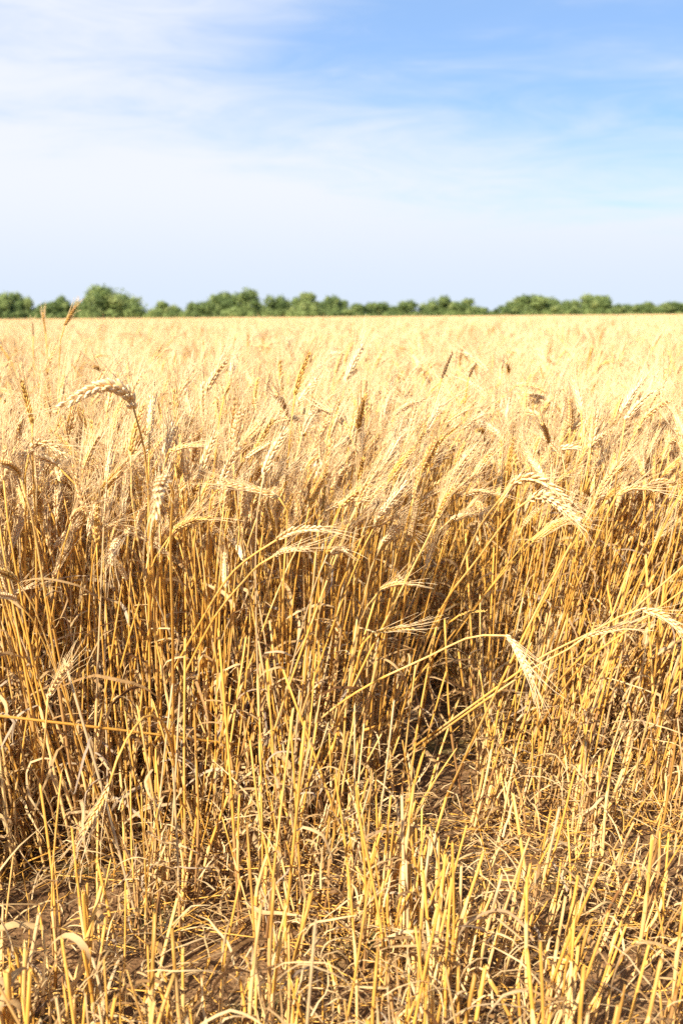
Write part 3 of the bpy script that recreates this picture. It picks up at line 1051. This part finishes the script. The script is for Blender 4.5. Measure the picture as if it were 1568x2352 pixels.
HSTUB = [  # top, base, radius, tone, label
    ((316, 1551, 1.86), (312, 1850, 'g'), .0026, .8, 'straight cut stem standing alone before the amber stand, taller than the stubble'),
    ((573, 1461, 2.0), (492, 1820, 'g'), .003, .72, 'tall cut stem with a brown leaf at its top, steepest of three leaning together'),
    ((593, 1533, 1.98), (470, 1840, 'g'), .0027, .74, 'slanting cut stem, lowest tilted of three leaning together'),
    ((625, 1540, 2.0), (588, 1860, 'g'), .0028, .82, 'double cut stem, most upright of three standing together'),
    ((1299, 1426, 2.1), (1195, 1740, 'g'), .0025, .8, 'tall slanting cut stem passing behind the hanging ear'),
    ((1054, 1603, 2.05), (975, 1835, 'g'), .0028, .78, 'cut yellow stem crossing in front of the two fallen over stalks'),
    ((1419, 1476, 2.0), (1225, 1800, 'g'), .0026, .76, 'long cut stem leaning hard beside the level ear'),
    ((408, 2063, 1.42), (325, 2400, 'g'), .0034, .8, 'thick pale cut stub leaning over the bare sunlit soil'),
    ((420, 1928, 1.66), (420, 2135, 'g'), .0028, .7, 'straight cut stub with a ragged top at the edge of the shaded soil'),
    ((1284, 2018, 1.58), (1244, 2215, 'g'), .003, .78, 'clean cut leaning stub over the dark litter hollow'),
    ((1412, 2145, 1.35), (1338, 2420, 'g'), .0031, .86, 'long pale stub slanting up beside the open litter hollow'),
    ((1357, 2270, 1.3), (1338, 2430, 'g'), .0036, .82, 'thick yellow stub cut low, at the bottom of the long pale stub'),
    ((1320, 1918, 1.68), (1308, 2145, 'g'), .0026, .7, 'tall thin upright stub standing apart over the straw litter'),
    ((1084, 2033, 1.6), (1072, 2140, 'g'), .0028, .8, 'short clean cut stub between taller pale stubs'),
    ((15, 2232, 1.18), (22, 2440, 'g'), .0052, .72, 'thickest blurred stub wrapped in split sheath, nearest the viewer'),
    ((60, 2163, 1.25), (62, 2440, 'g'), .0040, .78, 'blurred tall stub beside the thickest one'),
    ((120, 2088, 1.38), (118, 2310, 'g'), .0026, .85, 'bright yellow upright stub rising from the shaded soil'),
    ((243, 2110, 1.4), (225, 2370, 'g'), .0034, .6, 'stub with a torn grey sheath flap at its top'),
    ((170, 2290, 1.2), (172, 2430, 'g'), .0034, .74, 'short rounded blurred stub close to the viewer'),
    ((282, 1835, 1.75), (300, 2130, 'g'), .0030, .66, 'orange cut stub in the tight clump by the shaded soil'),
    ((225, 1880, 1.68), (228, 2160, 'g'), .0026, .72, 'tall straight yellow cut stem behind the curled leaf'),
    ((596, 1780, 1.72), (596, 2110, 'g'), .0024, .76, 'long straight yellow stem rising through the middle stubble'),
]
for k, (tp, bs, r, tone, lab) in enumerate(HSTUB):
    a, b = at(*tp), at(*bs)
    b.z -= 0.01
    rgs = random.Random(k + 40)
    mid = (a + b) / 2 + Vector((rgs.uniform(-.006, .006), rgs.uniform(-.006, .006), 0))
    root = empty('wheat_stub', b)
    tag(root, lab, 'stubble')
    r *= 0.72
    g = stem_geo([b, mid, a], r * 1.03, r * 0.95, tone, 8, True, (rgs.uniform(.3, .6),), 8)
    link('stem', g.mesh('stem', [STRAW], 0.15, True, b), root)
    for q in range(2 if k in (1, 14, 17) else 1):
        an = rgs.uniform(0, 6.28)
        f = rgs.uniform(.3, .9) if k not in (1, 17) else 0.97
        g = leaf_geo(b.lerp(a, f), (math.cos(an), math.sin(an)), rgs, rgs.uniform(.06, .13), .008, rgs.uniform(.3, .8))
        link('leaf', g.mesh('leaf', [LEAF], 0.3, True, b), root)

rg = random.Random(21)
stubs = []
tufts = []
for _ in range(2900):
    x, y = rg.uniform(-1.8, 1.9), rg.uniform(0.85, 3.0)
    r = (x / ROW) % 1.0
    if rg.random() > 0.25 + 0.75 * math.exp(-((r - 0.5) / 0.25) ** 2):
        continue
    tufts.append((x, y))


def bare(x, y):
    """Soil left open: the sunlit patch, the shaded bay beside the stand, the litter hollow, the gap."""
    for cx, cy, rx, ry in ((-0.20, 1.42, .13, .09), (-0.46, 1.55, .12, .13), (0.33, 1.38, .12, .08), (0.165, 2.20, .10, .27), (0.24, 1.62, .10, .05), (0.52, 1.75, .08, .12)):
        if ((x - cx) / rx) ** 2 + ((y - cy) / ry) ** 2 < 1:
            return True
    return in_gap(x, y)


for tx, ty in tufts:
    n = rg.choice((1, 2, 3, 4, 5, 6, 7))
    blx = lean_field(tx, ty) * 0.8 + rg.gauss(0.03, 0.08)
    for k in range(n):
        x, y = tx + rg.gauss(0, 0.022), ty + rg.gauss(0, 0.03)
        if y > edge_y(x) + 0.15 or bare(x, y):
            continue
        tall = y > edge_y(x) - 0.38 and rg.random() < 0.55
        i = rg.randrange(13, 22) if tall else rg.randrange(0, 15)
        u, v = project((x, y, 0.1))
        stubs.append((y, x, i, tilt(blx + rg.gauss(0, .13), rg.gauss(0, .14), rg.uniform(0, 6.28)), rg.uniform(.7, 1.25), -30 < u < 1600 and v < 2480))
stubs.sort(key=lambda q: q[0])
count = 0
ps, rs, ss, ii = [], [], [], []
for y, x, i, M, sc, seen in stubs:
    if seen and count < 300 - len(HSTUB):
        count += 1
        hg = STUBS[i][0]
        size = 'short' if hg < 0.14 else ('knee high' if hg > 0.22 else 'medium')
        size = {'knee high': 'tall'}.get(size, size)
        lv = len(STUBS[i][2])
        lf = 'bare of leaves' if lv == 0 else ('trailing one curled dead leaf' if lv == 1 else 'trailing two curled dead leaves')
        where = 'by the shaded soil' if x < -0.25 else ('round the sunlit bare soil' if x < 0.08 else 'in the thick pale stubble')
        lab = f'{size} cut wheat stub {lf} {where}'
        place_stub(i, (x, y, 0), M, sc, lab, lab + 's')
    else:
        ps.append((x, y, 0)); rs.append(tuple(M.to_euler())); ss.append(sc); ii.append(STUBS[i][3])
scatter_object('wheat_stubble', ps, rs, ss, ii, label='further cut wheat stubble along the edge of the crop', cat='stubble', kind='stuff')


# ------------------------------------------------------------------ litter of straw and dead leaves
def build_litter():
    rg = random.Random(77)
    g = Geo()
    n = 0
    while n < 18000:
        x, y = rg.uniform(-1.5, 1.6), rg.uniform(0.9, 3.4)
        if abs(x) > 0.31 * y + 0.45:
            continue
        dens = 0.75 if y < edge_y(x) else 0.6
        if bare(x, y):
            dens = 0.13
        if rg.random() > dens:
            continue
        n += 1
        z = abs(rg.gauss(0, 0.02)) + 0.003
        a = rg.uniform(0, 6.28)
        q = rg.random()
        if q < 0.22:                                # bits of straw
            ln = rg.choice((0.03, 0.06, 0.1, 0.16, 0.22))
            sl = rg.gauss(0, 0.12)
            d = np.array([math.cos(a), math.sin(a), sl])
            p = np.array([x, y, z + abs(sl) * ln * 0.5])
            c = np.array([-math.sin(a), math.cos(a), 0.3]) * ln * rg.uniform(-.06, .06)
            P = smooth_curve([p - d * ln / 2, p + c, p + d * ln / 2], 4)
            g.tube(P, rg.uniform(0.0005, 0.0014), 4, rg.uniform(0.2, 0.8), 0, flat=rg.uniform(.5, 1))
        elif q < 0.9:                               # dead leaves, curled
            z2 = z if rg.random() < 0.5 else rg.uniform(0, 0.16 if y < edge_y(x) else 0.34)
            l = leaf_geo((x, y, z2), (math.cos(a), math.sin(a)), rg, rg.uniform(0.04, 0.13), rg.uniform(0.0008, 0.0024), rg.uniform(0.2, 1.2), 7)
            V = np.array(l.v)
            V[:, 2] = np.where(V[:, 2] < 0.004, 0.004 + rg.random() * 0.006 + np.abs(V[:, 2]) * 0.04, V[:, 2])
            if z2 == z:
                V[:, 2] = V[:, 2] * 0.4 + 0.003
            l.v = [tuple(v) for v in V]
            g.add(l, mat=1)
        else:                                       # chaff
            for k in range(4):
                xx, yy = x + rg.gauss(0, .03), y + rg.gauss(0, .03)
                b = rg.uniform(0, 6.28)
                g.grain(np.array([xx, yy, 0.004]), np.array([math.cos(b), math.sin(b), rg.uniform(0, .4)]), np.array([-math.sin(b), math.cos(b), 0]),
                        0.010, 0.0035, 0.002, rg.uniform(.1, .9), 4, 0, True)
    o = link('straw_litter', g.mesh('straw_litter', [STRAW, LEAF], 0.0))
    tag(o, 'litter of broken straw, chaff and curled dead leaves over the soil', 'litter', kind='stuff')


build_litter()


def straw_thing(pts, r, tone, label):
    P = [at(*p) for p in pts]
    b = np.array(P[0])
    g = stem_geo(P, r, r * 0.85, tone, 7, True, (0.3, 0.62), 12)
    tag(link('fallen_straw', g.mesh('fallen_straw', [STRAW], 0.1, True, b)), label, 'straw').location = b


straw_thing([(-40, 1640, 1.62), (200, 1668, 1.7), (480, 1702, 1.84), (790, 1742, 2.05)], .0022, .5, 'long broken straw lying level across the upright amber stems')
straw_thing([(784, 1688, 1.98), (840, 1676, 1.98), (894, 1660, 1.99)], .0032, .35, 'thick split dull straw caught level at the mouth of the soil gap')
straw_thing([(140, 2290, 1.36), (260, 2306, 1.40), (370, 2322, 1.40)], .0030, .7, 'smooth yellow straw lying on the soil next to the curled leaf')
straw_thing([(240, 2358, 1.34), (350, 2330, 1.38), (470, 2300, 1.40)], .0034, .9, 'pale flattened straw lying on the sunlit soil')
straw_thing([(350, 2242, 1.43), (438, 2216, 1.46)], .0028, .8, 'short yellow straw resting on the mossy soil')
straw_thing([(1452, 2240, 1.45), (1510, 2190, 1.47), (1590, 2130, 1.49)], .0026, .85, 'bright straw propped aslant over the litter beside pale stubs')


def leaf_thing(pts, w, tone, label, tw=0.5):
    P = smooth_curve([at(*p) for p in pts], 26)
    W = [w * (0.5 + 0.55 * math.sin(math.pi * (0.12 + 0.8 * i / 25))) * (1 - (i / 25) ** 6) + .0005 for i in range(26)]
    g = Geo()
    g.ribbon(P, W, (0.4, 1.0, 0.2), tone, 0, .25, tw)
    tag(link('dry_leaf', g.mesh('dry_leaf', [LEAF], 0.1, True, P[0])), label, 'leaf').location = P[0]


leaf_thing([(100, 2330, 1.3), (105, 2202, 1.3), (123, 2167, 1.3), (155, 2149, 1.29), (185, 2165, 1.28), (200, 2198, 1.28), (189, 2229, 1.29), (167, 2262, 1.3), (149, 2301, 1.31), (128, 2350, 1.32)], .0085, .72,
           'broad pale dead leaf looping over in an arch above the near stubs', 0.9)
leaf_thing([(48, 2300, 1.36), (52, 2150, 1.38), (66, 2080, 1.4), (62, 2050, 1.41), (46, 2020, 1.42)], .005, .6, 'narrow upright dead leaf standing by the shaded soil')
leaf_thing([(972, 1460, 2.1), (950, 1530, 2.08), (955, 1600, 2.08), (975, 1650, 2.09), (1000, 1690, 2.12)], .006, .45, 'long narrow leaf hanging into the dark soil gap')
leaf_thing([(990, 1530, 2.1), (985, 1570, 2.09), (1000, 1600, 2.08), (1020, 1605, 2.09)], .006, .7, 'small curled leaf hooked over the dark soil gap')
leaf_thing([(560, 2070, 1.55), (600, 2095, 1.5), (640, 2098, 1.47), (700, 2105, 1.45)], .006, .75, 'pale folded leaf lying level over the middle stubble')
leaf_thing([(585, 1455, 1.99), (600, 1440, 1.97), (620, 1428, 1.95), (640, 1424, 1.94)], .010, .3, 'brown flag leaf jutting from the tall cut stem')


# ------------------------------------------------------------------ the tree belt beyond the field
def crown_geo(seed):
    """A unit crown (about 1 wide, 1 high, its foot at 0): clusters of leaf sprays around limbs, open between."""
    rg = random.Random(seed)
    g = Geo()
    blobs = []
    n = rg.randint(22, 30)
    for k in range(n):
        h = rg.uniform(0.10, 0.86)
        wid = 0.40 * math.sqrt(max(0.05, 1 - ((h - 0.40) / 0.56) ** 2))
        a = rg.uniform(0, 6.28)
        q = wid * math.sqrt(rg.random()) * 1.0
        blobs.append((math.cos(a) * q, math.sin(a) * q, h, rg.uniform(0.05, 0.15), rg.uniform(0.1, 0.85)))
    blobs.append((0.0, 0.0, 0.45, 0.28, 0.4))
    for k in range(8):
        blobs.append((math.cos(k * .785) * 0.38, math.sin(k * .785) * 0.38, rg.uniform(.12, .26), 0.17, rg.uniform(.25, .6)))
    for cx, cy, cz, r, tn in blobs:
        m = int(2600 * r * r / 0.05) // 3 + 40
        for k in range(m):
            d = np.array([rg.gauss(0, 1), rg.gauss(0, 1), rg.gauss(0, 1)])
            d = unit(d)
            p = np.array([cx, cy, cz]) + d * r * (rg.uniform(0.55, 1.05) if rg.random() < .8 else rg.uniform(1.0, 1.4)) * np.array([0.9, 0.9, 1.35])
            if p[2] < 0.0:
                p[2] = rg.uniform(0, 0.05)
            nrm = unit(d + np.array([rg.gauss(0, .4), rg.gauss(0, .4), rg.gauss(0, .4)]))
            t1 = unit(np.cross(nrm, [rg.gauss(0, 1), rg.gauss(0, 1), rg.gauss(0, 1)]))
            t2 = np.cross(nrm, t1)
            s = rg.uniform(0.014, 0.034)
            b = len(g.v)
            for e, f in ((-1, -.5), (.2, -.8), (1, .2), (-.1, .9)):
                g.v.append(tuple(p + t1 * e * s + t2 * f * s)); g.t.append(tn + rg.uniform(-.16, .16))
            g.f.append((b, b + 1, b + 2, b + 3)); g.m.append(0)
    return g, blobs


TREES = []
for k in range(8):
    g, bl = crown_geo(40 + k)
    tr = Geo()
    tr.tube([(0, 0, -0.02), (0.01, 0, 0.2), (0.0, 0.01, 0.5)], (0.045, 0.035, 0.02), 7, 0.5)
    for cx, cy, cz, r, tn in bl[:7]:
        tr.tube([(0, 0, 0.16), (cx * 0.5, cy * 0.5, cz * 0.62), (cx, cy, cz)], (0.02, 0.012, 0.005), 5, 0.5)
    TREES.append((tr.mesh('trunk', [BARK], 1, True), g))

BELT = [  # u, v of its top, width in picture units, tone shift, label
    (0, 682, 62, -.10, 'dark dense tree at the cut off end of the belt, first in the row'),
    (42, 682, 52, -.06, 'dark twin topped tree with a sky gap low in its crown'),
    (72, 711, 34, -.12, 'low dark bush filling the dip between two dark trees'),
    (112, 696, 52, -.05, 'rounded dark tree behind the blurred tall ears'),
    (150, 690, 38, .02, 'pointed brownish green tree behind the reddish ear'),
    (186, 699, 46, .04, 'bright low tree between pointed tree and biggest tree'),
    (208, 687, 32, .10, 'thin pale green tree against the side of the biggest tree'),
    (262, 669, 92, .05, 'biggest tree of the belt, broad with two peaks, beside the open gap'),
    (306, 717, 26, -.05, 'low shrub trailing off the biggest tree into the open gap'),
    (374, 698, 54, .14, 'greyish sparse tree starting the row after the open gap'),
    (408, 711, 34, .05, 'low bright bush between grey sparse tree and rounded tree'),
    (452, 696, 48, -.02, 'rounded mid green tree with a small notch, after the low bright bush'),
    (482, 698, 36, .06, 'small light green tree in the long unbroken row'),
    (520, 682, 58, .0, 'tall domed tree with a peak, first high one after the gap'),
    (572, 677, 72, .04, 'tallest tree of the middle row, wide and round'),
    (630, 687, 58, -.04, 'flat topped dark green tree next to the tallest middle tree'),
    (664, 695, 38, .02, 'small shaded tree between flat topped and yellowish tree'),
    (702, 681, 56, .16, 'yellowish pale tree with a loose high crown behind the lone awns'),
    (736, 698, 38, .0, 'short dark green tree beside the yellowish pale tree'),
    (768, 684, 44, -.02, 'narrow tall tree at the end of the high row behind a slanting awn'),
    (814, 703, 66, .02, 'low wide tree, first of the even low row'),
    (872, 700, 80, .07, 'long bright hedge like tree in the even low row'),
    (934, 697, 62, .03, 'rounded low tree closing the even low row'),
    (1000, 687, 54, -.03, 'tree with a spiky twig top sticking up'),
    (1034, 696, 52, .06, 'soft green tree between spiky and brownish tree'),
    (1070, 692, 54, .02, 'brownish olive tree with a ragged crown'),
    (1107, 708, 34, -.12, 'small dark round bush standing by itself in a dip'),
    (1134, 713, 26, -.02, 'tiny low bush next to the small dark round bush'),
    (1165, 700, 52, -.02, 'middling tree with a clear round head before the broad pair'),
    (1218, 686, 78, .08, 'broad smooth domed tree, higher of the broad pair'),
    (1256, 691, 60, .16, 'pale sunlit tree joined to the broad dome'),
    (1295, 694, 52, .04, 'brown tinged tree at the falling end of the broad group'),
    (1352, 683, 66, .04, 'tall round tree standing out beyond the broad group'),
    (1382, 687, 48, -.03, 'dark sided tree leaning on the tall round one'),
    (1416, 703, 38, .16, 'greyish thin bush with bare twigs in the low end row'),
    (1446, 700, 48, .03, 'low green tree after the greyish thin bush'),
    (1486, 699, 52, .10, 'light green low tree in the end row'),
    (1538, 698, 74, .0, 'wide low tree ending the row at the edge of view'),
]
for k, (u, vt, w, tn, lab) in enumerate(BELT):
    D = 268 + (k * 37 % 11) * 2.4
    vb = 734 - 0.007 * u
    wid = w / FP * D
    hgt = (vb - vt) / FP * D + 0.6
    tr, g = TREES[k % 8]
    p = at(u, 728, D)
    root = empty('tree', (p.x, p.y, 0))
    root.rotation_euler = (0, 0, k * 1.7)
    tag(root, lab, 'tree', 'trees in the belt beyond the field')
    q = Geo(); q.v, q.f, q.m = g.v, g.f, g.m
    q.t = [t + tn for t in g.t]
    c = link('crown', q.mesh('crown', [FOLIAGE], 0, False), root)
    t_ = link('trunk', tr, root)
    root.scale = (wid * 1.62, wid * 1.62, hgt * 1.2)

for u, vt, w, lab in ((327, 719, 26, 'tiny faint tree far off in the open gap'), (344, 721, 22, 'second faint shrub far off in the open gap, lower')):
    D = 700
    p = at(u, 726, D)
    root = empty('tree', (p.x, p.y, 0))
    tag(root, lab, 'tree', 'trees far beyond the belt')
    link('crown', TREES[3][1].mesh('crown', [FOLIAGE], 0, False), root)
    link('trunk', TREES[3][0], root)
    root.scale = (w / FP * D * 1.3, w / FP * D * 1.3, (728 - vt) / FP * D + 0.8)
